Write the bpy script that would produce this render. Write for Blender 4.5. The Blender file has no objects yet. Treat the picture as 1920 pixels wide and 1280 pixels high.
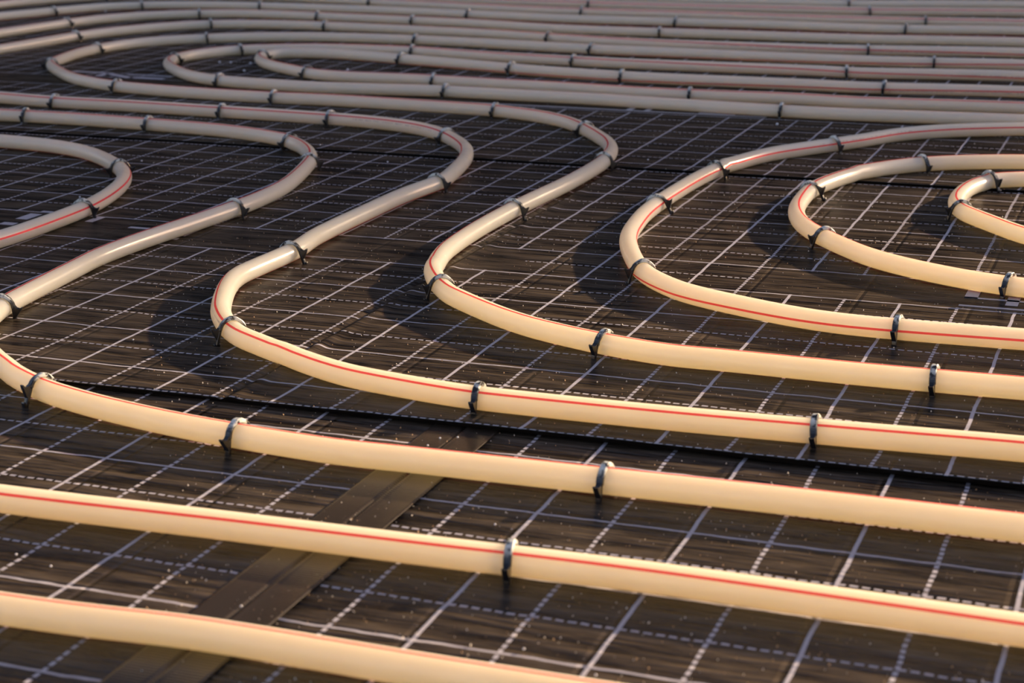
import bpy, bmesh, math, random
from mathutils import Vector, Matrix
random.seed(7)
S = bpy.context.scene
C = S.collection
R = math.radians

# ------------------------------------------------------------------ camera
cam_d = bpy.data.cameras.new('camera')
cam = bpy.data.objects.new('camera', cam_d)
C.objects.link(cam)
S.camera = cam
cam_d.sensor_width = 36.0
cam_d.lens = 65.77
YAW, PITCH, ROLL = R(-20.41416), R(15.74742), R(0.35397)
fw = Vector((math.sin(YAW)*math.cos(PITCH), math.cos(YAW)*math.cos(PITCH), -math.sin(PITCH)))
rt = Vector((math.cos(YAW), -math.sin(YAW), 0))
dn = fw.cross(rt)
r2 = rt*math.cos(ROLL) + dn*math.sin(ROLL)
d2 = -rt*math.sin(ROLL) + dn*math.cos(ROLL)
M = Matrix((r2, -d2, -fw)).transposed().to_4x4()
M.translation = Vector((0.37319, -0.89620, 0.42620))
cam.matrix_world = M
cam_d.clip_start = 0.02
cam_d.clip_end = 200
cam_d.dof.use_dof = True
cam_d.dof.focus_distance = 1.66
cam_d.dof.aperture_fstop = 13.0

# ------------------------------------------------------------------ sky, sun, exposure
SUN_EL = R(15.4)
SUN_AZ = math.atan2(0.82, 0.57)
sun_dir = Vector((math.cos(SUN_AZ)*math.cos(SUN_EL), math.sin(SUN_AZ)*math.cos(SUN_EL), math.sin(SUN_EL)))
w = bpy.data.worlds.new('sky'); S.world = w
w.use_nodes = True
nt = w.node_tree
bg = nt.nodes['Background']
sky = nt.nodes.new('ShaderNodeTexSky')
sky.sky_type = 'NISHITA'
sky.sun_disc = False
sky.sun_elevation = SUN_EL
sky.sun_rotation = R(90) - SUN_AZ
sky.air_density = 1.0
sky.dust_density = 2.0
sky.ozone_density = 1.5
tint = nt.nodes.new('ShaderNodeMix'); tint.data_type = 'RGBA'; tint.blend_type = 'MULTIPLY'
tint.inputs[0].default_value = 1.0
nt.links.new(sky.outputs[0], tint.inputs[6]); tint.inputs[7].default_value = (1.0, 0.80, 0.80, 1)
nt.links.new(tint.outputs[2], bg.inputs[0])
bg.inputs[1].default_value = 0.225
sd = bpy.data.lights.new('sun', 'SUN')
sun = bpy.data.objects.new('sun', sd); C.objects.link(sun)
sd.energy = 11.0
sd.color = (1.0, 0.735, 0.47)
sd.angle = R(0.9)
sun.rotation_euler = sun_dir.to_track_quat('Z', 'Y').to_euler()
sun.location = (4, 6, 4)
vs = S.view_settings
vs.view_transform = 'Standard'; vs.look = 'None'; vs.gamma = 1.0
vs.use_curve_mapping = False
vs.exposure = 0.0
S.display_settings.display_device = 'sRGB'

# ------------------------------------------------------------------ helpers
def link(o, parent=None):
    C.objects.link(o)
    if parent: o.parent = parent
    return o
def tag(o, label=None, cat=None, group=None, kind=None):
    if label: o['label'] = label
    if cat: o['category'] = cat
    if group: o['group'] = group
    if kind: o['kind'] = kind
    return o
def mesh(name, verts, faces, mat, smooth=False):
    me = bpy.data.meshes.new(name)
    me.from_pydata(verts, [], faces)
    for m in (mat if isinstance(mat, list) else [mat]): me.materials.append(m)
    if smooth:
        me.polygons.foreach_set('use_smooth', [True]*len(me.polygons))
    me.update()
    return me
def obj(name, me, parent=None):
    return link(bpy.data.objects.new(name, me), parent)

class G:
    """tiny node-graph helper"""
    def __init__(s, name):
        s.m = bpy.data.materials.new(name); s.m.use_nodes = True
        s.t = s.m.node_tree; s.b = s.t.nodes['Principled BSDF']; s.out = s.t.nodes['Material Output']
    def n(s, typ, **kw):
        d = s.t.nodes.new(typ)
        for k, v in kw.items(): setattr(d, k, v)
        return d
    def put(s, sock, v):
        if hasattr(v, 'is_linked') or isinstance(v, bpy.types.NodeSocket): s.t.links.new(v, sock)
        else: sock.default_value = v
    def ma(s, op, a, b=None, c=None, clamp=False):
        d = s.n('ShaderNodeMath', operation=op); d.use_clamp = clamp
        for i, v in enumerate((a, b, c)):
            if v is not None: s.put(d.inputs[i], v)
        return d.outputs[0]
    def mixc(s, f, a, b):
        d = s.n('ShaderNodeMix', data_type='RGBA')
        s.put(d.inputs[0], f); s.put(d.inputs[6], a); s.put(d.inputs[7], b)
        return d.outputs[2]
    def noise(s, vec, scale, detail=2.0, rough=0.5):
        d = s.n('ShaderNodeTexNoise')
        if vec is not None: s.put(d.inputs['Vector'], vec)
        d.inputs['Scale'].default_value = scale; d.inputs['Detail'].default_value = detail
        d.inputs['Roughness'].default_value = rough
        return d.outputs[0]
    def maprange(s, v, a, b, c=0.0, d=1.0):
        n = s.n('ShaderNodeMapRange'); s.put(n.inputs[0], v)
        for i, x in enumerate((a, b, c, d)): n.inputs[i+1].default_value = x
        return n.outputs[0]
    def scale(s, vec, v):
        d = s.n('ShaderNodeMapping'); s.put(d.inputs[0], vec); d.inputs[3].default_value = v
        return d.outputs[0]
    def set(s, **kw):
        for k, v in kw.items(): s.put(s.b.inputs[k.replace('_', ' ')], v)

# ------------------------------------------------------------------ materials
FILM = (0.020, 0.0145, 0.0115, 1)
def film_material(name, blanks=(), creases=True, ox=0.0, oy=0.0):
    """black foil printed with a 5 cm grid, every second line dashed; origin = a solid/dashed crossing"""
    g = G(name)
    tc = g.n('ShaderNodeTexCoord').outputs['Object']
    sep = g.n('ShaderNodeSeparateXYZ'); g.put(sep.inputs[0], tc)
    x0, y0 = sep.outputs[0], sep.outputs[1]
    wob = g.noise(g.scale(tc, (1, 1, 1)), 26.0, 2.0)
    wob2 = g.noise(g.scale(tc, (1, 1.6, 1)), 41.0, 2.0)
    x = g.ma('ADD', g.ma('SUBTRACT', x0, ox), g.ma('MULTIPLY', g.ma('SUBTRACT', wob, 0.5), 0.0030))
    y = g.ma('ADD', g.ma('SUBTRACT', y0, oy), g.ma('MULTIPLY', g.ma('SUBTRACT', wob2, 0.5), 0.0042))
    def lines(u, v, wid):
        q = g.ma('ADD', g.ma('MULTIPLY', u, 20.0), 0.5)
        fl = g.ma('FLOOR', q)
        d = g.ma('ABSOLUTE', g.ma('SUBTRACT', g.ma('SUBTRACT', q, fl), 0.5))
        on = g.maprange(d, wid*10*1.15, wid*10*0.85)
        par = g.ma('ABSOLUTE', g.ma('SUBTRACT', fl, g.ma('MULTIPLY', g.ma('FLOOR', g.ma('MULTIPLY', fl, 0.5)), 2.0)))
        dash = g.ma('LESS_THAN', g.ma('FRACT', g.ma('MULTIPLY', v, 140.0)), 0.68)
        # even lines solid, odd dashed
        keep = g.ma('MAXIMUM', g.ma('SUBTRACT', 1.0, par), dash)
        return g.ma('MULTIPLY', on, keep)
    la = lines(x, y, 0.0027)                                   # lines running away from the camera
    lb = lines(g.ma('ADD', y, 0.05), x, 0.0022)               # lines running across (odd rows solid)
    if blanks:
        inb = None
        for (a, b) in blanks:
            t = g.ma('MULTIPLY', g.ma('GREATER_THAN', x, a), g.ma('LESS_THAN', x, b))
            inb = t if inb is None else g.ma('MAXIMUM', inb, t)
        inb = g.ma('MULTIPLY', inb, g.ma('MULTIPLY', g.ma('GREATER_THAN', y, 0.3525), g.ma('LESS_THAN', y, 0.4475)))
        nb = g.ma('SUBTRACT', 1.0, inb)
        la = g.ma('MULTIPLY', la, nb); lb = g.ma('MULTIPLY', lb, nb)
    line = g.ma('MAXIMUM', la, lb)
    wear = g.noise(g.scale(tc, (1, 1, 1)), 700.0, 3.0)
    line = g.ma('MULTIPLY', line, g.maprange(wear, 0.25, 0.45, 0.72, 1.0))
    streak = g.noise(g.scale(tc, (7, 75, 1)), 1.0, 5.0, 0.62)
    streak2 = g.noise(g.scale(tc, (22, 260, 1)), 1.0, 3.0, 0.6)
    tone = g.mixc(g.maprange(g.ma('ADD', g.ma('MULTIPLY', streak, 0.6), g.ma('MULTIPLY', streak2, 0.4)), 0.42, 0.60), (0.010, 0.0072, 0.0050, 1), (0.094, 0.071, 0.048, 1))
    dif = g.n('ShaderNodeBsdfDiffuse'); g.put(dif.inputs[0], g.mixc(line, tone, (0.50, 0.48, 0.52, 1)))
    gl = g.n('ShaderNodeBsdfGlossy'); gl.inputs[0].default_value = (1, 1, 1, 1)
    rgh = g.maprange(streak2, 0.2, 0.8, 0.12, 0.26)
    g.put(gl.inputs['Roughness'], g.ma('ADD', rgh, g.ma('MULTIPLY', line, 0.15)))
    h = g.ma('ADD', g.ma('MULTIPLY', streak, 1.0), g.ma('MULTIPLY', streak2, 0.55))
    fine = g.noise(tc, 900.0, 2.0)
    h = g.ma('ADD', h, g.ma('MULTIPLY', fine, 0.05))
    if creases:
        q = g.ma('ADD', g.ma('MULTIPLY', g.ma('ADD', x0, CREASE_SHIFT[name]), 10.0), 0.5)
        d = g.ma('ABSOLUTE', g.ma('SUBTRACT', g.ma('FRACT', q), 0.5))
        h = g.ma('SUBTRACT', h, g.ma('MULTIPLY', g.maprange(d, 0.030, 0.0), 0.55))
    bp = g.n('ShaderNodeBump'); bp.inputs['Strength'].default_value = 0.75; bp.inputs['Distance'].default_value = 0.0030
    g.put(bp.inputs['Height'], h)
    g.put(dif.inputs['Normal'], bp.outputs[0]); g.put(gl.inputs['Normal'], bp.outputs[0])
    mx = g.n('ShaderNodeMixShader'); mx.inputs[0].default_value = 0.065      # dusty foil: a weak, even sheen
    g.t.links.new(dif.outputs[0], mx.inputs[1]); g.t.links.new(gl.outputs[0], mx.inputs[2])
    g.t.links.new(mx.outputs[0], g.out.inputs[0])
    g.t.nodes.remove(g.b)
    return g.m
CREASE_SHIFT = {}

def simple(name, col, rough, spec=0.5, noise_amt=0.0, nscale=200, bump=0.0):
    g = G(name)
    tc = g.n('ShaderNodeTexCoord').outputs['Object']
    nz = g.noise(tc, nscale, 3.0)
    a = tuple(c*(1-noise_amt) for c in col[:3])+(1,); b = tuple(min(1, c*(1+noise_amt)) for c in col[:3])+(1,)
    g.set(Base_Color=g.mixc(nz, a, b), Roughness=rough, Specular_IOR_Level=spec)
    if bump:
        bp = g.n('ShaderNodeBump'); bp.inputs['Strength'].default_value = 0.6; bp.inputs['Distance'].default_value = bump
        g.put(bp.inputs['Height'], nz); g.set(Normal=bp.outputs[0])
    return g.m

def pipe_material():
    g = G('cream_pipe_plastic')
    tc = g.n('ShaderNodeTexCoord').outputs['Object']
    nz = g.noise(tc, 30.0, 2.0)
    g.set(Base_Color=g.mixc(nz, (0.79, 0.675, 0.50, 1), (0.83, 0.72, 0.55, 1)))
    g.set(Roughness=g.maprange(g.noise(tc, 160.0, 3.0), 0.2, 0.8, 0.20, 0.28), Specular_IOR_Level=0.5)
    g.set(Subsurface_Weight=1.0, Subsurface_Scale=0.055)
    g.b.inputs['Subsurface Radius'].default_value = (1.0, 0.88, 0.66)
    return g.m
M_PIPE = pipe_material()
def stripe_material():
    g = G('red_stripe_ink')
    tc = g.n('ShaderNodeTexCoord').outputs['Object']
    col = g.mixc(g.noise(tc, 90.0, 2.0), (0.90, 0.07, 0.095, 1), (0.96, 0.10, 0.125, 1))
    g.set(Base_Color=col, Roughness=0.35)
    tr = g.n('ShaderNodeBsdfTransparent'); tr.inputs[0].default_value = (1.0, 0.145, 0.20, 1)   # a thin layer of clear red ink
    mx = g.n('ShaderNodeMixShader'); mx.inputs[0].default_value = 0.80
    g.t.links.new(g.b.outputs[0], mx.inputs[1]); g.t.links.new(tr.outputs[0], mx.inputs[2])
    g.t.links.new(mx.outputs[0], g.out.inputs[0])
    return g.m
M_STRIPE = stripe_material()
M_PRINT = simple('grey_print_ink', (0.40, 0.33, 0.26), 0.5)
def clip_material():
    g = G('black_clip_plastic')
    tc = g.n('ShaderNodeTexCoord').outputs['Object']
    rn = g.n('ShaderNodeObjectInfo').outputs['Random']
    off = g.n('ShaderNodeVectorMath', operation='ADD'); g.put(off.inputs[0], tc)
    cb = g.n('ShaderNodeCombineXYZ'); g.put(cb.inputs[0], g.ma('MULTIPLY', rn, 7.0)); g.put(off.inputs[1], cb.outputs[0])
    sep = g.n('ShaderNodeSeparateXYZ'); g.put(sep.inputs[0], tc)
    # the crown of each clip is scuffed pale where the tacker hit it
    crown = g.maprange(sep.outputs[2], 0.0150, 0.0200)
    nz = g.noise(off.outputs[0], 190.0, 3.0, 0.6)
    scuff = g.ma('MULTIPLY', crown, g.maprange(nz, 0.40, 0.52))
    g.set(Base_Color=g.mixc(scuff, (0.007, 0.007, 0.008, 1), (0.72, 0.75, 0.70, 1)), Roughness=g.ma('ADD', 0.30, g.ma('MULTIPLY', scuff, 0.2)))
    g.set(Coat_Weight=0.6, Coat_Roughness=0.12)
    return g.m
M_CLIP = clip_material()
M_MARK = simple('white_print', (0.50, 0.48, 0.52), 0.45, 0.5, 0.1, 500)
M_BEAD = simple('white_foam', (0.85, 0.86, 0.90), 0.6, 0.4, 0.05, 600)
M_DUST_A = simple('pale_dust', (0.75, 0.68, 0.58), 0.8)
M_DUST_B = simple('sand_dust', (0.50, 0.32, 0.17), 0.8)
M_SLAB = simple('concrete', (0.20, 0.185, 0.165), 0.85, 0.3, 0.25, 4, 0.002)
M_EDGE = simple('plain_black_foil', (0.006, 0.005, 0.005), 0.6)
M_FOAM = simple('grey_insulation_foam', (0.10, 0.10, 0.11), 0.8, 0.3, 0.2, 300)

# ------------------------------------------------------------------ the setting
def box(name, x0, x1, y0, y1, z0, z1, mat, parent=None):
    v = [(x0,y0,z0),(x1,y0,z0),(x1,y1,z0),(x0,y1,z0),(x0,y0,z1),(x1,y0,z1),(x1,y1,z1),(x0,y1,z1)]
    f = [(3,2,1,0),(4,5,6,7),(0,1,5,4),(1,2,6,5),(2,3,7,6),(3,0,4,7)]
    return obj(name, mesh(name, v, f, mat), parent)
floor = tag(box('floor', -45, 24, -6, 25.6, -0.16, -0.0262, M_SLAB), kind='structure')
M_WALL = simple('shade_wall_brown', (0.11, 0.095, 0.085), 0.9, 0.3, 0.12, 3, 0.003)
wall = tag(box('shade_wall', -45, 16.50, 25.0, 25.5, -0.03, 20.0, M_WALL), kind='structure')  # unseen wall, added to shade the far pipes and hide the low sky

def lip2(x):      # how far the near edge of the second roll stands up, by x
    return 0.0004 + 0.0020*min(1, max(0, (x+0.42)/0.34))**1.0
NEAR_DROP = 0.0026          # the two nearest panels lie this much lower than the overlapping roll
CX, CY, CH = 0.37319, -0.89620, 0.42620
EDGE = 0.2968
def film_z(x, y):
    z = 0.0
    if y < EDGE: return -NEAR_DROP
    if y <= 1.305:
        z += lip2(x)*math.exp(-((y-EDGE)/0.022))
        z += -0.0016*math.exp(-((x+0.3070)/0.0030)**2) + 0.0013*math.exp(-((x+0.2990)/0.0065)**2)*(1+1.6*math.exp(-((y-0.455)/0.03)**2))
    elif y > 1.305 and y < 2.31:
        z += 0.0026*math.exp(-((y-1.305)/0.02))
    return z
def frange(a, b, st):
    n = max(1, int(round((b-a)/st))); return [a+(b-a)*i/n for i in range(n+1)]
def panel(label, x0, x1, y0, y1, org, rot, mat, zoff=0.0, xs_extra=(), fine_edge=False, cat=None):
    xs = sorted(set(round(v, 5) for v in frange(x0, x1, 0.04) + [v for v in xs_extra if x0 < v < x1]))
    ys = frange(y0, y1, 0.04)
    if fine_edge: ys = sorted(set(round(v, 5) for v in ys + frange(y0, y0+0.10, 0.005)))
    nx, ny = len(xs), len(ys)
    V = []; F = []
    cr, sr = math.cos(-rot), math.sin(-rot)
    def loc(x, y, z):
        dx, dy = x-org[0], y-org[1]
        return (dx, dy, z)
    for y in ys:
        for x in xs: V.append(loc(x, y, zoff+(0 if y0 < 0 else film_z(x, max(y, y0+1e-6)))))
    for j in range(ny-1):
        for i in range(nx-1):
            a = j*nx+i; F.append((a, a+1, a+nx+1, a+nx))
    # skirt down the four sides = the foam body under the foil
    rim = [i for i in range(nx)] + [j*nx+nx-1 for j in range(1, ny)] + [(ny-1)*nx+i for i in range(nx-2, -1, -1)] + [j*nx for j in range(ny-2, 0, -1)]
    b0 = len(V); nf = len(F)
    for r in rim:
        p = V[r]; back = 0.035 if fine_edge and r < nx else 0.0
        V.append((p[0], p[1]+back, -0.026))   # the near edge is undercut: only the foil lip stands out
    k = len(rim)
    for i in range(k):
        F.append((rim[(i+1) % k], rim[i], b0+i, b0+(i+1) % k))
    F.append(tuple(b0+i for i in range(k-1, -1, -1)))
    me = mesh('insulation_panel', V, F, [mat, M_FOAM, M_EDGE])
    for i, p in enumerate(me.polygons):
        p.use_smooth = i < nf
        p.material_index = 0 if i < nf else (2 if i < nf+k else 1)
    o = obj('insulation_panel', me, floor)
    o.location = (org[0], org[1], 0); o.rotation_euler = (0, 0, rot)
    if label: o['label'] = label
    return o
CREASE_SHIFT.update({'film_near_right': 0.004, 'film_near_left': -0.212, 'film_second': -0.1117+0.0, 'film_third': 0.0, 'film_far': 0.0})
mNR = film_material('film_near_right')
mNL = film_material('film_near_left')
m2 = film_material('film_second', blanks=((0.056, 0.82), (-0.94, -0.176)), ox=0.05)
m3 = film_material('film_third', blanks=((-0.72, 0.12), (-1.75, -0.98)))
m4 = film_material('film_far')
near_right = panel(None, -0.1040, 1.5, -0.95, 0.325, (0, 0), 0, mNR)
near_left = panel(None, -2.8, -0.1065, -0.95, 0.325, (-0.216, 0), 0, mNL)
def sink(o, ox, oy):
    k = 1+NEAR_DROP/CH
    o.scale = (k, k, 1); o.location = (CX+(ox-CX)*k, CY+(oy-CY)*k, -NEAR_DROP)
sink(near_right, 0, 0); sink(near_left, -0.216, 0)
XE = [-0.304+0.0015*i for i in range(-10, 14)]
second = panel(None, -2.8, 1.5, EDGE, 1.33, (-0.1157, 0.399), 0.00344, m2, 0.0004, XE, True)
third = panel(None, -2.8, 1.5, 1.305, 2.335, (-0.120, 1.395), 0.00344, m3, 0.0008, (), True)
fourth = panel(None, -2.8, 1.5, 2.31, 3.34, (-0.105, 2.392), 0.00344, m4, 0.0010)
fifth = panel(None, -2.8, 1.5, 3.315, 4.6, (-0.09, 3.392), 0.00344, m4, 0.0012)

# printed marks on the foil: fragments of large white lettering that the pipes leave in view
def marks(parent, quads, zoff):
    V = []; F = []
    inv = parent.matrix_basis.inverted()
    for q in quads:
        b = len(V)
        for (x, y) in q:
            p = inv @ Vector((x, y, zoff+0.00025+film_z(x, y))); V.append(tuple(p))
        F.append((b, b+1, b+2, b+3))
    return obj('printed_lettering', mesh('printed_lettering', V, F, M_MARK), parent)
def rect(x0, y0, x1, y1): return [(x0, y0), (x1, y0), (x1, y1), (x0, y1)]
def bar(xa, xb, y, h): # a long bar cut into short pieces so that it follows the foil
    n = max(1, int((xb-xa)/0.04)); return [rect(xa+(xb-xa)*i/n, y, xa+(xb-xa)*(i+1)/n, y+h) for i in range(n)]
marks(second, [rect(0.184, 0.790, 0.196, 0.826)] + bar(0.184, 0.42, 0.7895, 0.0055) + [rect(0.222, 0.774, 0.233, 0.806)]
      + bar(0.183, 0.52, 0.7595, 0.0055)
      + [rect(-0.843, 0.806, -0.828, 0.836), rect(-0.838, 0.846, -0.822, 0.853), rect(-0.844, 0.776, -0.826, 0.788),
         rect(-0.632, 0.788, -0.620, 0.824), rect(-0.631, 0.770, -0.620, 0.777), rect(-0.762, 0.818, -0.752, 0.846),
         rect(-0.700, 0.805, -0.670, 0.812)], 0.0004)
marks(third, bar(-0.72, -0.22, 1.7560, 0.007) + [rect(-0.434, 1.763, -0.424, 1.800), rect(-0.406, 1.763, -0.397, 1.800),
      rect(-0.323, 1.763, -0.268, 1.778), rect(-1.47, 1.880, -1.40, 1.892), rect(-1.405, 1.848, -1.39, 1.888),
      [(-1.40, 1.872), (-1.335, 1.838), (-1.32, 1.846), (-1.392, 1.884)], rect(-1.335, 1.842, -1.27, 1.858), rect(-1.36, 1.874, -1.27, 1.884)], 0.0008)

# ------------------------------------------------------------------ joint tape
def tape():
    g = G('woven_joint_tape')
    tc = g.n('ShaderNodeTexCoord').outputs['Object']
    wv = g.n('ShaderNodeTexWave', wave_type='BANDS', bands_direction='Y'); g.put(wv.inputs[0], tc)
    wv.inputs['Scale'].default_value = 105.0; wv.inputs['Distortion'].default_value = 0.6
    g.set(Base_Color=(0.034, 0.025, 0.017, 1), Roughness=0.22, Specular_IOR_Level=0.5)
    bp = g.n('ShaderNodeBump'); bp.inputs['Strength'].default_value = 0.35; bp.inputs['Distance'].default_value = 0.0003
    g.put(bp.inputs['Height'], wv.outputs['Color']); g.set(Normal=bp.outputs[0])
    prof = [(-0.1295, 0.0002), (-0.1290, 0.0010), (-0.1275, 0.0007), (-0.1090, 0.0007), (-0.1066, 0.0003), (-0.1059, -0.0030),
            (-0.1051, -0.0030), (-0.1044, 0.0005), (-0.1030, 0.0015), (-0.1012, 0.0010), (-0.0995, 0.0007), (-0.0820, 0.0007), (-0.0805, 0.0008), (-0.0800, 0.0002)]
    V = []; F = []
    ys = frange(-0.95, 0.31, 0.03)
    for y in ys:
        for (x, z) in prof: V.append((x+0.105, y, z+0.0004))
    n = len(prof)
    for j in range(len(ys)-1):
        for i in range(n-1):
            a = j*n+i; F.append((a, a+1, a+n+1, a+n))
    o = obj('joint_tape', mesh('joint_tape', V, F, g.m, True))
    sink(o, -0.105, 0)
    tag(o, 'dark brown woven joint tape stuck over the seam between the two nearest panels, lower left', 'tape')
tape()

# ------------------------------------------------------------------ pipes
RP = 0.0091
ZC = 0.0098
def path(pts, step):
    p = [Vector((a/1e4, b/1e4)) for a, b in pts]
    q = [2*p[0]-p[1]] + p + [2*p[-1]-p[-2]]
    out = []
    for i in range(1, len(q)-2):
        p0, p1, p2, p3 = q[i-1], q[i], q[i+1], q[i+2]
        d = (p2-p1).length
        t1 = (p2-p0)/((p1-p0).length+d)*d
        t2 = (p3-p1)/((p3-p2).length+d)*d
        m = max(1, int(round(d/step)))
        for k in range(m):
            s = k/m
            out.append((2*s**3-3*s*s+1)*p1 + (s**3-2*s*s+s)*t1 + (-2*s**3+3*s*s)*p2 + (s**3-s*s)*t2)
    out.append(p[-1])
    return out
def interp(keys, s):
    if s <= keys[0][0]: return keys[0][1]
    for (a, va), (b, vb) in zip(keys, keys[1:]):
        if s <= b: return va + (vb-va)*((s-a)/max(1e-9, b-a))
    return keys[-1][1]
def settle(x, y):          # where a pipe axis lies: it eases down from the overlapping roll on to the lower near panels
    f = min(1, max(0, (0.42-y)/0.14)); f = f*f*(3-2*f)
    k = 1+NEAR_DROP*f/CH
    lift = film_z(x, y)*0.75 if y > EDGE else 0
    return Vector((CX+(x-CX)*k, CY+(y-CY)*k, ZC+0.0003+lift*(1-f)-NEAR_DROP*f*(1 if y < EDGE-0.02 else 0.75)))
def frames(pts):
    P = path(pts, 0.012)
    n = len(P); L = [0.0]
    for a, b in zip(P, P[1:]): L.append(L[-1]+(b-a).length)
    Fm = []
    for i in range(n):
        t = (P[min(n-1, i+1)]-P[max(0, i-1)]).normalized()
        Fm.append((settle(P[i].x, P[i].y), Vector((-t.y, t.x, 0)), L[i]/L[-1]))
    return Fm, L[-1]
UP = Vector((0, 0, 1))
def make_pipe(key, label, pts, phi, prints):
    Fm, tot = frames(pts)
    K = 22
    V = []; F = []
    for c, nrm, s in Fm:
        for k in range(K):
            a = 2*math.pi*k/K
            V.append(c + RP*(math.cos(a)*nrm + math.sin(a)*UP))
    for i in range(len(Fm)-1):
        for k in range(K):
            a = i*K+k; b = i*K+(k+1) % K
            F.append((b, a, a+K, b+K))
    F.append(tuple(range(K))); F.append(tuple(len(V)-1-k for k in range(K)))
    org = Fm[len(Fm)//2][0]
    V = [tuple(v-org) for v in V]
    o = obj('heating_pipe', mesh('heating_pipe', V, F, M_PIPE, True))
    o.location = org
    tag(o, label, 'pipe', 'cream heating pipes on the floor')
    def strip(name, ang0, half, mat, spans=((0.0, 1.0),)):
        V = []; F = []
        for (s0, s1) in spans:
            idx = [i for i, f in enumerate(Fm) if s0 <= f[2] <= s1]
            b = len(V)
            for i in idx:
                c, nrm, s = Fm[i]
                for da in (-half, 0, half):
                    a = R(interp(phi, s)+ang0+da)
                    V.append(tuple(c + (RP+0.00012)*(math.cos(a)*nrm + math.sin(a)*UP) - org))
            for j in range(len(idx)-1):
                q = b+j*3
                F += [(q+1, q, q+3, q+4), (q+2, q+1, q+4, q+5)]
        return obj(name, mesh(name, V, F, mat, True), o)
    strip('red_stripe', 0, 6.2, M_STRIPE)
    strip('red_stripe', 180, 6.2, M_STRIPE)
    # faint rows of ink dashes (the unreadable length marking)
    rnd = random.Random(len(pts))
    for (s0, s1, da) in prints:
        V = []; F = []
        s = s0*tot
        while s < s1*tot:
            if rnd.random() < 0.8:
                u = s/tot
                i = min(range(len(Fm)), key=lambda q: abs(Fm[q][2]-u))
                i2 = min(len(Fm)-2, i)
                f = 0.0
                c, nrm, _ = Fm[i2]; c2 = Fm[i2+1][0]
                f = max(-1, min(1, (u-Fm[i2][2])/max(1e-9, Fm[i2+1][2]-Fm[i2][2])))
                cc = c.lerp(c2, f); tv = (c2-c).normalized()
                ln = rnd.uniform(0.0009, 0.0021)
                b = len(V)
                for e in (0, ln):
                    for dd in (-4.2, 4.2):
                        a = R(interp(phi, u)+da+dd)
                        V.append(tuple(cc + tv*e + (RP+0.00014)*(math.cos(a)*nrm + math.sin(a)*UP) - org))
                F.append((b, b+1, b+3, b+2))
            s += rnd.uniform(0.0024, 0.0042)
        tag(obj('printed_marking', mesh('printed_marking', V, F, M_PRINT), o), 'faint grey row of tiny printed characters beside the red stripe')
    return o

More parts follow.
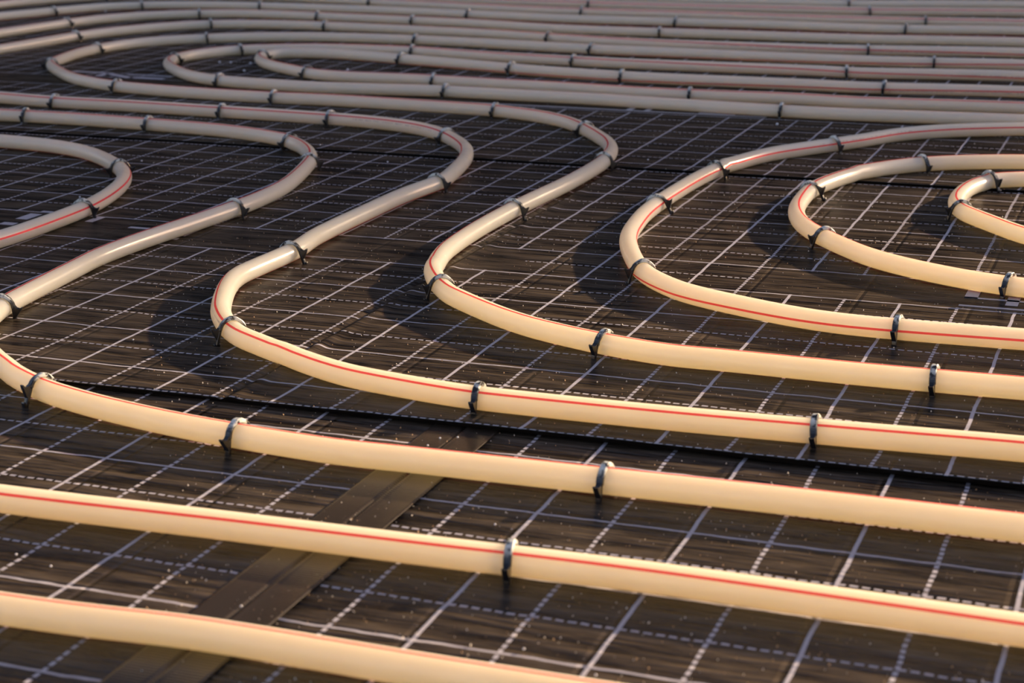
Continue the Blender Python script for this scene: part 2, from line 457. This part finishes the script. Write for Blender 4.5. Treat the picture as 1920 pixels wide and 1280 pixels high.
PIPES = {
'P1': ([(-12000,-1080),(-10700,-1074),(-9400,-1066),(-8099,-1061),(-6799,-1060),(-5499,-1071),(-4199,-1086),(-2899,-1094),(-1799,-1068),(-1002,-1007),(298,-1019),(1598,-1015),(2898,-1006),(4199,-1000),(5499,-999),(6799,-998),(8099,-999),(9400,-999),(10700,-1000),(12000,-1000)],
  [(0.4083,95),(0.5667,95)],
  []),
'P2': ([(-12000,300),(-10700,314),(-9400,328),(-8100,341),(-6799,351),(-5499,353),(-4199,354),(-2899,372),(-1600,427),(-301,465),(998,514),(2299,504),(3599,485),(4899,488),(6199,490),(7499,490),(8799,490),(10100,490),(11400,490),(12000,490)],
  [(0.3667,138),(0.5083,130),(0.6292,136)],
  [(199,492,25)]),
'P3': ([(12000,2000),(10701,2000),(9403,2000),(8104,2000),(6805,2000),(5507,1999),(4208,1999),(2910,1998),(1611,1986),(313,1952),(-985,1916),(-1683,1904),(-2775,2030),(-3555,2199),(-4126,2382),(-4396,2510),(-4737,2719),(-5132,3025),(-5424,3298),(-5619,3524),(-5784,3774),(-5917,4042),(-6019,4324),(-6088,4615),(-6256,5903),(-6313,6398),(-6304,7097),(-6198,8391),(-6155,9289),(-6196,9987),(-6305,10575),(-6609,11632),(-6761,12000),(-6959,12347),(-7198,12668),(-7404,12883),(-7638,13066),(-7896,13218),(-8353,13420),(-8734,13540),(-9224,13631),(-10516,13764),(-11512,13824),(-12811,13798),(-14109,13797),(-15408,13799),(-16707,13800),(-18005,13800),(-19304,13800),(-20603,13800),(-21901,13800),(-23000,13800)],
  [(0.2083,91),(0.3112,91),(0.357,84),(0.4051,82),(0.4874,90),(0.6179,85),(0.6727,70),(0.762,66)],
  [(313,1952,-1800),(-2379,1978,1732),(-4308,2464,1535),(-6046,4420,1044),(-6162,8890,873),(-6643,11725,1108),(-7557,13009,1434),(-10119,13722,1740),(-12212,13812,-1784)]),
'P4': ([(12000,3450),(10699,3449),(9399,3448),(8098,3448),(6797,3451),(5496,3464),(4196,3479),(2895,3479),(1597,3396),(299,3328),(-1002,3320),(-1400,3357),(-2087,3492),(-2373,3584),(-2732,3759),(-3511,4211),(-3670,4332),(-3811,4472),(-3998,4707),(-4161,4959),(-4421,5500),(-4564,5875),(-4612,6068),(-4634,6265),(-4609,7262),(-4690,7954),(-4707,9255),(-4698,10155),(-4613,11049),(-4637,11347),(-4830,12329),(-4971,12809),(-5130,13176),(-5330,13521),(-5627,13925),(-5897,14221),(-6124,14416),(-6373,14580),(-6642,14709),(-7022,14834),(-7611,14951),(-8708,15040),(-10008,15100),(-11306,15161),(-12605,15154),(-13895,15298),(-15196,15313),(-16496,15302),(-17797,15300),(-19098,15301),(-20399,15300),(-21699,15300),(-23000,15300)],
  [(0.2106,47),(0.2999,46),(0.3845,60),(0.4668,48),(0.5698,46),(0.6498,44),(0.7871,50)],
  [(1398,3382,-1762),(-1102,3325,1762),(-3743,4400,1354),(-4600,7163,937),(-4613,10950,887),(-5758,14077,1323),(-7909,14988,1741),(-9708,15080,1767),(-12605,15154,1755)]),
'P5': ([(12000,4900),(10700,4899),(9400,4899),(8099,4899),(6799,4901),(5499,4907),(4199,4914),(2899,4919),(1599,4886),(301,4909),(2,4906),(-295,4949),(-777,5080),(-1243,5262),(-1510,5397),(-1844,5618),(-2389,6058),(-2528,6200),(-2707,6440),(-2908,6785),(-2988,6968),(-3100,7351),(-3189,7843),(-3248,8841),(-3235,10141),(-3165,11439),(-3176,12739),(-3250,13334),(-3341,13723),(-3441,14006),(-3616,14365),(-4050,15037),(-4417,15512),(-4623,15730),(-4853,15920),(-5106,16080),(-5468,16252),(-5846,16381),(-6237,16465),(-7533,16557),(-8631,16622),(-9929,16581),(-11227,16662),(-12215,16810),(-12699,16937),(-13069,17085),(-13512,17318),(-13844,17540),(-14223,17866),(-14989,18657),(-15170,18895),(-15269,19067),(-15345,19249),(-15590,20219),(-15650,20614),(-15663,21013),(-15631,21411),(-15560,21806),(-15475,22093),(-15396,22275),(-15296,22447),(-15117,22687),(-14842,22978),(-14378,23359),(-13962,23635),(-13603,23810),(-13039,24015),(-12553,24131),(-11758,24221),(-10459,24249),(-9162,24154),(-7874,23984),(-6583,23830),(-5284,23794),(-3985,23733),(-2685,23700),(-1386,23746),(-94,23882),(700,23979),(2000,23982),(3299,23943),(4599,23905),(5899,23895),(7199,23892),(8499,23893),(9800,23896),(11100,23899),(12000,23900)],
  [(0.1366,86),(0.1836,84),(0.2188,76),(0.232,72),(0.2966,68),(0.3348,62),(0.3906,66),(0.4273,74),(0.4875,85),(0.5375,95),(0.5976,90),(0.6886,85),(0.7224,70),(0.74,50),(0.7841,29),(0.8355,-7)],
  [(1999,4898,-1778),(-682,5050,1630),(-2651,6357,1252),(-3246,9841,885),(-3194,12938,961),(-4168,15199,1267),(-5943,16407,1660),(-9629,16576,1800),(-12603,16907,1632),(-15170,18895,1232),(-15659,21113,870),(-14537,23237,382),(-10559,24250,-7),(-6882,23852,-53),(-688,23801,59)]),
'P6': ([(12000,6300),(10701,6300),(9401,6300),(8102,6300),(6802,6300),(5503,6303),(4204,6306),(2904,6306),(1605,6279),(1106,6295),(810,6342),(429,6459),(-213,6738),(-474,6884),(-631,7004),(-844,7215),(-1030,7450),(-1182,7708),(-1460,8350),(-1622,8822),(-1725,9311),(-1827,10204),(-1825,11503),(-1758,12600),(-1607,13385),(-1464,13864),(-1345,14137),(-1194,14395),(-469,15471),(-163,15987),(20,16222),(233,16431),(470,16612),(812,16820),(1355,17074),(1923,17266),(2509,17390),(3504,17483),(4803,17504),(6103,17501),(7402,17505),(8702,17505),(10001,17502),(11300,17500),(12000,17500)],
  [(0.2707,9),(0.3163,2),(0.3534,-8),(0.4188,-22),(0.5043,-20),(0.6097,-16),(0.6979,-22)],
  [(1505,6279,1797),(-1084,7533,1217),(-1836,10603,900),(-1728,12797,805),(-725,15042,563)]),
'P7': ([(12000,7900),(10701,7896),(9402,7889),(8103,7885),(6803,7890),(5504,7911),(4206,7962),(2909,8028),(2411,8063),(2119,8122),(1835,8215),(1474,8386),(1131,8592),(892,8773),(679,8983),(183,9610),(-29,9948),(-154,10220),(-274,10601),(-347,10993),(-395,11692),(-387,11991),(-346,12286),(-221,12770),(-81,13144),(55,13412),(218,13663),(412,13890),(559,14023),(803,14196),(1158,14381),(1531,14525),(2014,14650),(2707,14743),(4005,14803),(5304,14803),(6603,14801),(7903,14802),(9202,14802),(10501,14801),(11800,14800),(12000,14800)],
  [(0.3368,106),(0.4271,106),(0.4791,104),(0.5625,94),(0.6423,92)],
  [(2215,8098,1674),(242,9529,1262),(-393,11891,875),(559,14023,392)]),
'P8': ([(12000,9600),(10699,9595),(9398,9583),(8097,9573),(6796,9572),(5495,9588),(4196,9650),(3305,9780),(2916,9876),(2637,9986),(2375,10132),(2213,10248),(2068,10383),(1879,10615),(1463,11176),(1371,11350),(1305,11537),(1265,11732),(1242,12031),(1263,12434),(1314,12733),(1373,12923),(1414,13012),(1463,13096),(1521,13172),(1588,13242),(1662,13303),(1830,13405),(2110,13516),(2598,13641),(3094,13708),(4394,13753),(5695,13750),(6996,13754),(8297,13755),(9598,13753),(10899,13751),(12000,13750)],
  [(0.4205,72),(0.5042,88),(0.5708,95)],
  [(1371,11350,1136),(1463,13096,562)]),
'P9': ([(-23000,12000),(-21699,12002),(-20398,12007),(-19098,12010),(-17797,12011),(-16496,12005),(-15195,11991),(-13895,11971),(-12595,11936),(-11295,11875),(-10599,11792),(-10212,11695),(-9933,11588),(-9669,11448),(-9339,11221),(-8883,10830),(-8607,10540),(-8368,10220),(-8173,9871),(-7986,9407),(-7823,8830),(-7724,8238),(-7693,7238),(-7720,6738),(-7784,6343),(-7840,6152),(-7919,5970),(-8075,5714),(-8264,5480),(-8408,5342),(-8568,5223),(-8742,5125),(-9018,5009),(-9403,4897),(-9895,4812),(-11193,4726),(-12494,4704),(-13795,4701),(-15095,4694),(-16396,4690),(-17697,4690),(-18998,4692),(-20298,4696),(-21599,4699),(-22900,4700),(-23000,4700)],
  [(0.3334,65),(0.4017,50),(0.4302,32),(0.49,22),(0.5356,16)],
  [(-8673,10615,-479),(-7735,8337,-828)]),
'P10': ([(12000,17850),(10700,17850),(9399,17851),(8099,17851),(6799,17850),(5498,17851),(4198,17858),(2898,17862),(1598,17847),(301,17759),(-995,17655),(-2294,17693),(-3590,17807),(-4884,17935),(-6183,17973),(-7481,18014),(-8673,17885),(-9469,17803),(-9968,17819),(-11062,17941),(-11353,18009),(-11636,18109),(-11904,18242),(-12153,18408),(-12457,18668),(-12939,19177),(-13186,19492),(-13341,19748),(-13420,19931),(-13479,20122),(-13517,20318),(-13532,20517),(-13521,20715),(-13484,20910),(-13388,21195),(-13259,21467),(-13151,21635),(-13023,21786),(-12875,21918),(-12627,22085),(-12178,22309),(-11804,22452),(-11515,22526),(-10419,22626),(-10020,22631),(-9624,22583),(-8351,22319),(-7059,22180),(-5761,22098),(-4461,22103),(-3162,22155),(-2462,22160),(-1768,22118),(-1372,22162),(-93,22398),(800,22508),(2100,22529),(3400,22492),(4699,22436),(5999,22400),(7299,22392),(8599,22391),(9899,22395),(11200,22399),(12000,22400)],
  [(0.1978,104),(0.4367,100),(0.4852,95),(0.528,98),(0.5746,110),(0.6175,122),(0.6791,142),(0.7314,164),(0.7928,197)],
  [(-1995,17674,1767),(-7381,18014,1795),(-11353,18009,1638),(-13500,20219,1009),(-13023,21786,457),(-9921,22624,-50),(-6660,22149,-43),(-1867,22116,-3)]),
'P11': ([(12000,19100),(10701,19101),(9401,19102),(8102,19103),(6803,19102),(5503,19100),(4204,19104),(2905,19102),(1605,19080),(310,18986),(-981,18841),(-1279,18845),(-2069,18912),(-3367,18838),(-4365,18822),(-5655,18971),(-6953,19032),(-8248,19112),(-9547,19076),(-9846,19102),(-10040,19140),(-10227,19203),(-10404,19290),(-11238,19842),(-11548,20094),(-11826,20383),(-12007,20625),(-12103,20801),(-12172,20991),(-12193,21090),(-12204,21189),(-12203,21288),(-12190,21382),(-12162,21469),(-12118,21546),(-12060,21612),(-11988,21665),(-11905,21705),(-11716,21758),(-11412,21796),(-11110,21798),(-10813,21760),(-9550,21452),(-8293,21124),(-7038,20788),(-5763,20543),(-4669,20443),(-3369,20450),(-2071,20460),(-1476,20420),(-880,20471),(409,20638),(1705,20719),(3005,20744),(4304,20749),(5603,20749),(6903,20753),(8202,20754),(9501,20753),(10801,20751),(12000,20750)],
  [(0.2143,58),(0.3142,66),(0.4223,80),(0.4964,88),(0.5515,62),(0.5976,40),(0.6657,30),(0.7177,16),(0.7817,-7)],
  [(-3666,18825,-1778),(-8049,19115,1794),(-10404,19290,1508),(-12193,21090,992),(-9647,21475,-134),(-7330,20859,-141),(-5267,20483,-56),(-979,20458,68)]),
'T4': ([(-23000,16800),(-21698,16810),(-20395,16846),(-19800,16933),(-19415,17037),(-19046,17187),(-18784,17331),(-18540,17502),(-18315,17699),(-18116,17919),(-17944,18162),(-17803,18422),(-17691,18698),(-17582,19082),(-17423,20074),(-17314,21373),(-17214,22672),(-17098,23260),(-16948,23737),(-16705,24289),(-16452,24723),(-16214,25041),(-16012,25255),(-15787,25440),(-15539,25594),(-15273,25716),(-14895,25833),(-14402,25918),(-13699,25958),(-12395,25900),(-11097,25795),(-9801,25684),(-8820,25501),(-7551,25214),(-6364,25041),(-5365,25007),(-4064,25051),(-2766,25128),(-1482,25335),(-204,25576),(991,25687),(2292,25699),(3593,25666),(4893,25622),(6194,25599),(7496,25595),(8797,25595),(10098,25597),(11399,25600),(12000,25600)],
  [(0.1936,95),(0.4355,96),(0.4694,103),(0.559,130),(0.6365,164),(0.7237,195)],
  [(-17200,22771,809),(-15706,25495,332),(-13297,25952,-18),(-8236,25361,-132),(-2072,25223,97)]),
'T3': ([(-24000,18400),(-22698,18409),(-22000,18456),(-21609,18527),(-21229,18642),(-20867,18804),(-20527,19010),(-20215,19258),(-19938,19543),(-19758,19779),(-19603,20032),(-19437,20391),(-19287,20865),(-19107,21850),(-18942,23141),(-18797,24436),(-18654,25224),(-18508,25699),(-18344,26059),(-18191,26311),(-18012,26547),(-17737,26834),(-17429,27085),(-17093,27297),(-16734,27466),(-16357,27589),(-15969,27663),(-15473,27695),(-14174,27609),(-12878,27510),(-11583,27409),(-10296,27246),(-9030,26971),(-8343,26868),(-7247,26841),(-5947,26871),(-4649,26905),(-3351,26915),(-2258,26963),(-974,27151),(315,27302),(1612,27349),(2911,27346),(4209,27323),(5507,27304),(6806,27299),(8104,27299),(9403,27299),(10701,27300),(12000,27300)],
  [(0.1867,96),(0.7278,96)],
  [(-18736,24833,800),(-17005,27344,270),(-14274,27618,-51),(-11981,27443,-46),(-6447,26859,14)]),
'T2': ([(-26000,20200),(-24696,20279),(-24001,20364),(-23617,20461),(-23341,20565),(-23079,20699),(-22832,20861),(-22531,21118),(-22262,21411),(-21968,21817),(-21723,22253),(-21527,22712),(-21357,23286),(-21136,24570),(-20974,25351),(-20718,26104),(-20231,27311),(-20011,27753),(-19849,27996),(-19660,28217),(-19443,28412),(-19202,28581),(-18852,28766),(-18385,28945),(-17802,29098),(-17109,29206),(-16009,29256),(-14708,29227),(-13409,29170),(-12114,29056),(-10825,28886),(-9535,28726),(-8438,28676),(-7139,28727),(-5840,28780),(-4540,28808),(-3245,28750),(-2449,28738),(-1856,28799),(-585,29068),(203,29193),(1400,29239),(2701,29211),(4000,29160),(5299,29115),(6599,29095),(7899,29091),(9200,29093),(10500,29097),(11800,29100),(12000,29100)],
  [(0.1953,60),(0.7306,60)],
  [(-20419,26847,683),(-19202,28581,318),(-16510,29248,21),(-11321,28954,-77),(-6640,28750,24),(-1955,28785,79)]),
'Q1': ([(-28000,22000),(-26701,22093),(-25601,22202),(-25212,22288),(-24839,22417),(-24575,22547),(-24328,22707),(-24101,22894),(-23895,23107),(-23651,23422),(-23392,23850),(-23143,24397),(-22957,24968),(-22798,25752),(-22634,27045),(-22454,28030),(-22284,28607),(-22093,29069),(-21903,29419),(-21675,29744),(-21410,30037),(-21187,30231),(-20861,30455),(-20509,30641),(-19950,30860),(-19176,31075),(-18387,31210),(-17589,31256),(-16591,31208),(-15308,31005),(-14028,30789),(-12742,30613),(-11462,30389),(-10171,30241),(-8874,30187),(-7574,30219),(-6274,30227),(-4974,30217),(-3675,30238),(-2378,30323),(-1088,30481),(201,30636),(1499,30685),(2800,30697),(4100,30699),(5400,30699),(6700,30702),(8000,30704),(9300,30703),(10600,30701),(11900,30700),(12000,30700)],
  [(0.2056,110),(0.4811,120),(0.6475,138),(0.7394,142)],
  [(-21187,30231,382),(-18783,31153,97),(-14522,30859,-91),(-9173,30190,-10),(-1781,30386,69)]),
'U1': ([(-26000,32700),(-24699,32675),(-23398,32649),(-22097,32623),(-20796,32597),(-19495,32576),(-18194,32554),(-16893,32505),(-15598,32392),(-14308,32219),(-13021,32024),(-11728,31886),(-10428,31832),(-9127,31794),(-7827,31791),(-6528,31859),(-5229,31946),(-3930,32015),(-3038,32114),(-1772,32410),(-599,32664),(295,32747),(1596,32741),(2896,32672),(4195,32586),(5494,32517),(6795,32488),(8096,32483),(9397,32488),(10699,32495),(12000,32500)],
  [(0.3623,144),(0.6824,146)],
  [(-9528,31806,-17),(-3235,32084,81)]),
'U2': ([(-26000,34200),(-24701,34183),(-23402,34169),(-22102,34152),(-20803,34124),(-19505,34082),(-18206,34030),(-16908,33970),(-15611,33902),(-14314,33826),(-13017,33736),(-11725,33602),(-10437,33433),(-9144,33311),(-7846,33304),(-6549,33390),(-5253,33479),(-3963,33545),(-3378,33646),(-2133,34011),(-974,34318),(-185,34431),(1113,34471),(2412,34418),(3708,34327),(5005,34241),(6303,34195),(7602,34183),(8902,34185),(10201,34193),(11500,34199),(12000,34200)],
  [(0.4531,58),(0.6805,58)],
  [(-3963,33545,66)]),
'U3': ([(-26000,35800),(-24702,35777),(-23403,35759),(-22105,35742),(-20806,35725),(-19508,35703),(-18209,35674),(-16911,35635),(-15614,35580),(-14318,35488),(-13025,35369),(-11732,35248),(-10437,35148),(-9140,35100),(-7842,35132),(-6547,35227),(-5253,35342),(-3967,35516),(-2708,35829),(-1456,36174),(-671,36309),(224,36360),(1523,36322),(2818,36227),(4112,36115),(5408,36026),(6706,35984),(8004,35975),(9303,35982),(10601,35993),(11900,36000),(12000,36000)],
  [(0.4372,110),(0.6754,110)],
  [(-3674,35576,124)]),
}
LABEL = {
'P1': 'nearest cream pipe, cutting across the bottom left corner of the photo, no clip in view',
'P2': 'straight cream pipe second from the front, one red stripe, held by a single clip',
'P3': 'cream pipe third from the front, its S bend running out of the left edge',
'P4': 'cream S-bent pipe whose near bend lies left of the middle',
'P5': 'cream S-bent pipe curling at the middle of the photo, then doubling back at far left',
'P6': 'widest of the three cream hairpins at the right, red stripe along its side',
'P7': 'middle one of the three cream hairpins nested at the right edge',
'P8': 'smallest innermost cream hairpin poking in at the right edge',
'P9': 'short single cream bend at the left edge beside the big S bends',
'P10': 'larger of the two far cream loops with tight turns at upper left',
'P11': 'smaller far cream loop nested inside the larger loop at upper left',
'T4': 'first far cream pipe behind the loops, curving down at upper left',
'T3': 'second far cream pipe behind the loops, curving down at upper left',
'T2': 'third far cream pipe behind the loops, just under the top left corner',
'Q1': 'fourth far cream pipe behind the loops, touching the top left corner',
'U1': 'fifth far cream pipe behind the loops, entering at the top middle',
'U2': 'sixth far cream pipe behind the loops, seen only at the top right',
'U3': 'farthest cream pipe of all, skimming the top right edge',
}
PRINTS = {'P4': [(0.369, 0.384, -24), (0.600, 0.645, -24)], 'P6': [(0.505, 0.545, 166), (0.60, 0.65, 167)], 'T4': [(0.59, 0.71, 14)],
          'P10': [(0.774, 0.80, -14)], 'P11': [(0.735, 0.80, 196)]}
for k, (pts, phi, clips) in PIPES.items():
    make_pipe(k, LABEL[k], pts, phi, PRINTS.get(k, ()))

# ------------------------------------------------------------------ clips
def extrude(poly, y0, y1, name, bev=0.0006):
    bm = bmesh.new()
    a = [bm.verts.new((x, y0, z)) for x, z in poly]
    b = [bm.verts.new((x, y1, z)) for x, z in poly]
    bm.faces.new(a); bm.faces.new(b[::-1])
    n = len(poly)
    for i in range(n): bm.faces.new((a[(i+1) % n], a[i], b[i], b[(i+1) % n]))
    bmesh.ops.recalc_face_normals(bm, faces=bm.faces)
    ed = [e for e in bm.edges if e.is_manifold and e.calc_face_angle(0) > 0.9]
    if bev: bmesh.ops.bevel(bm, geom=ed, offset=bev, segments=1, affect='EDGES')
    me = bpy.data.meshes.new(name); bm.to_mesh(me); bm.free()
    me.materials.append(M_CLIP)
    return me
mm = 0.001
zc = ZC/mm
def pol(r, a): return (r*math.cos(a)*mm, (zc+r*math.sin(a))*mm)
outer = [pol(12.2 + (0.5 if 6 <= i <= 8 else 0), math.pi*i/14) for i in range(15)]
inner = [pol(9.35, math.pi*(14-i)/14) for i in range(15)]
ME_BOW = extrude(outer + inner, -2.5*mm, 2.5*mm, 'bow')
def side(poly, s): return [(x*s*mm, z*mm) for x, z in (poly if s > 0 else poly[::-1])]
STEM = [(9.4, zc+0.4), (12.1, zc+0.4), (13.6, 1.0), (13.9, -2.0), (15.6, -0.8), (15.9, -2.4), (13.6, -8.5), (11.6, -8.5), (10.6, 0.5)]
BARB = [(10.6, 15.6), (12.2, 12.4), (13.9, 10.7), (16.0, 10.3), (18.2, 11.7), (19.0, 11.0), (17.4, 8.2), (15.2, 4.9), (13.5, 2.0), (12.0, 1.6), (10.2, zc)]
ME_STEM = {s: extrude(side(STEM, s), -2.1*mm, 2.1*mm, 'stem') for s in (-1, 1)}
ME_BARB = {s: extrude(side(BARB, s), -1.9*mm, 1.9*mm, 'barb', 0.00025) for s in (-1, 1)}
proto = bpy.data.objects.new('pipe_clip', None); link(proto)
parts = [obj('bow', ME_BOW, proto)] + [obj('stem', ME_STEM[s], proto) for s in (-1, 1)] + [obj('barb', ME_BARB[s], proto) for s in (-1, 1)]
first = True
ORD = ['first', 'second', 'third', 'fourth', 'fifth', 'sixth', 'seventh', 'eighth', 'ninth', 'tenth', 'eleventh', 'twelfth', 'thirteenth', 'fourteenth', 'fifteenth']
WHERE = {
'P3': ('along the big S bend at the left edge, from lower right', 0),
'P4': ('along the S bend left of the middle, from lower right', 0),
'P5': ('along the S bend in the middle, from lower right', 0),
'P6': ('along the widest right-hand hairpin, from lower right', 0),
'P7': ('along the middle right-hand hairpin, from lower right', 0),
'P8': ('along the smallest right-hand hairpin, from lower right', 0),
'P9': ('along the short bend at the left edge, from its top', 0),
'P10': ('along the larger far loop, from lower right', 0),
'P11': ('along the smaller far loop, from lower right', 0),
'T4': ('from the left on the first pipe behind the far loops', 0),
'T3': ('from the left on the second pipe behind the far loops', 0),
'T2': ('from the left on the third pipe behind the far loops', 0),
'Q1': ('from the left on the fourth pipe behind the far loops', 0),
'U1': ('from the left on the fifth pipe behind the far loops', 0),
}
ONLY = {'P2': 'lone black plastic clip on the straight pipe second from the front',
        'U2': 'lone black plastic clip on the sixth far pipe, at the top right edge',
        'U3': 'lone black plastic clip on the farthest pipe, at the top right edge'}
TILT = {('P6', 2): (-19, 0, 3), ('P3', 2): (17, 0.5, 4), ('P7', 2): (-17, 0, 0), ('P8', 0): (9, 0, 0), ('P8', 1): (-11, 0, 0), ('P7', 1): (9, 0, 0),
        ('P5', 2): (8, 0.5, 0), ('P4', 2): (7, 0.5, 0), ('P6', 1): (9, 0.5, 0), ('P4', 3): (-12, 0, 0), ('P5', 3): (-7, 0.5, 0), ('P4', 4): (-5, 0.5, 0), ('P6', 3): (-5, 0.5, 0)}
rnd = random.Random(11)
for k, (pts, phi, clips) in PIPES.items():
    for i, (cx, cy, h) in enumerate(clips):
        if first: o = proto; first = False
        else:
            o = proto.copy(); C.objects.link(o)
            for p in parts:
                c = p.copy(); C.objects.link(c); c.parent = o
        lean, up, yaw = TILT.get((k, i), (rnd.uniform(-4, 4), rnd.uniform(0.0, 0.5), rnd.uniform(-7, 7)))
        hd = R(h/10 - 90 + yaw)
        if math.cos(hd) < -0.2: hd += math.pi
        # lean about the pipe's own axis: rotate round the pipe centre, not round the ground
        Rm = Matrix.Rotation(hd, 4, 'Z') @ Matrix.Rotation(R(rnd.uniform(-6, 6)), 4, 'X')
        ctr = settle(cx/1e4, cy/1e4)
        Tm = Matrix.Translation(ctr + Vector((0, 0, up*mm*0.3))) @ Rm @ Matrix.Rotation(R(lean), 4, 'Y') @ Matrix.Translation((0, 0, -ZC))
        o.matrix_world = Tm
        lab = ONLY[k] if k in ONLY else 'black plastic clip, %s %s' % (ORD[i], WHERE[k][0])
        tag(o, lab, 'clip', 'black clips pinning the pipes')

# ------------------------------------------------------------------ loose bits
ALLP = [settle(v.x, v.y) for k in PIPES for v in path(PIPES[k][0], 0.015)]
def clear(x, y, d):
    return all((v.x-x)**2+(v.y-y)**2 > d*d for v in ALLP)
bm = bmesh.new(); bmesh.ops.create_icosphere(bm, subdivisions=2, radius=1.0)
for v in bm.verts: v.co *= random.uniform(0.93, 1.05)
ME_BEAD = bpy.data.meshes.new('foam_bead'); bm.to_mesh(ME_BEAD); bm.free()
ME_BEAD.materials.append(M_BEAD)
for p in ME_BEAD.polygons: p.use_smooth = True
PATHS = {k: path(PIPES[k][0], 0.02) for k in PIPES}
BEAD_AT = {}
SHORT = {'P1': 'nearest pipe', 'P2': 'second pipe from the front', 'P3': 'S bend at the left edge', 'P4': 'S bend left of the middle',
         'P5': 'S bend in the middle', 'P6': 'widest right-hand hairpin', 'P7': 'middle right-hand hairpin', 'P8': 'smallest right-hand hairpin',
         'P9': 'short left-edge bend', 'P10': 'larger far loop', 'P11': 'smaller far loop', 'T4': 'first far pipe', 'T3': 'second far pipe',
         'T2': 'third far pipe', 'Q1': 'fourth far pipe', 'U1': 'fifth far pipe', 'U2': 'sixth far pipe', 'U3': 'farthest pipe'}
BEADS = [(-19735,27892,200),(-16561,24826,200),(-17419,22698,200),(-13595,20796,200),(-12827,20648,200),(-12617,20676,200),(-12226,20684,200),(-11856,19754,200),(-14133,23952,200),(-10206,20428,200),(-9618,28779,200),(-7940,28914,200),(-8737,27665,200),(-2921,22078,200),(964,20620,200),(-8951,11576,110),(-5927,12505,110),(-2839,13694,110),(-1895,16939,200),(-1179,2520,75),(-1046,2753,75),(-1158,2695,75),(-2735,-167,75),(-2433,-254,75),(-1089,-395,75),(597,-388,75),(1053,-559,75),(-191,1254,75),(-12190,13754,200),(-321,13172,110),(-7288,13345,110),(-3464,11869,110),(-4134,10957,110),(-8395,9290,110),(-4558,4158,75)]
for (bx, by, br) in BEADS:
    x, y, r = bx/1e4, by/1e4, br/1e5
    if not clear(x, y, RP+r): continue
    o = obj('foam_bead', ME_BEAD); o.scale = (r, r, r*0.9); o.location = (x, y, 0.0010+film_z(x, y)+r*0.8)
    near = min(PIPES, key=lambda k: min((v-Vector((x, y))).length for v in PATHS[k]))
    BEAD_AT.setdefault(near, []).append((x, o))
for k, lst in BEAD_AT.items():
    lst.sort(key=lambda q: q[0])
    for i, (x, o) in enumerate(lst):
        place = 'beside the '+SHORT[k]
        lab = 'tiny white foam bead on the black foil ' + place if len(lst) == 1 else 'tiny white foam bead, %s from left, ' % ORD[i] + place
        tag(o, lab, 'foam bead', 'loose white foam beads on the foil')
V = []; F = []; MI = []
rnd = random.Random(3)
for n in range(8000):
    y = -0.35 + 2.9*rnd.random()**1.5
    x = -0.30*(y+0.9)*0.95 + 0.37 + (rnd.random()-0.5)*0.62*(y+1.0)
    if not clear(x, y, 0.0145): continue
    s = 0.00028 + 0.00055*rnd.random()**3
    z = 0.0011+film_z(x, y)
    b = len(V); a0 = rnd.random()*6.28
    for k in range(3):
        a = a0+k*2.094+rnd.uniform(-.4, .4); V.append((x+s*math.cos(a), y+s*math.sin(a), z-0.0004))
    V.append((x+s*rnd.uniform(-.4, .4), y+s*rnd.uniform(-.4, .4), z+s*rnd.uniform(0.7, 1.5)))
    F += [(b, b+1, b+3), (b+1, b+2, b+3), (b+2, b, b+3)]
    MI += [0 if rnd.random() < 0.55 else 1]*3
me = mesh('dust_grains', V, F, [M_DUST_A, M_DUST_B])
me.polygons.foreach_set('material_index', MI)
tag(obj('dust_grains', me), 'pale sandy dust grains sprinkled over the black foil', 'dust', kind='stuff')
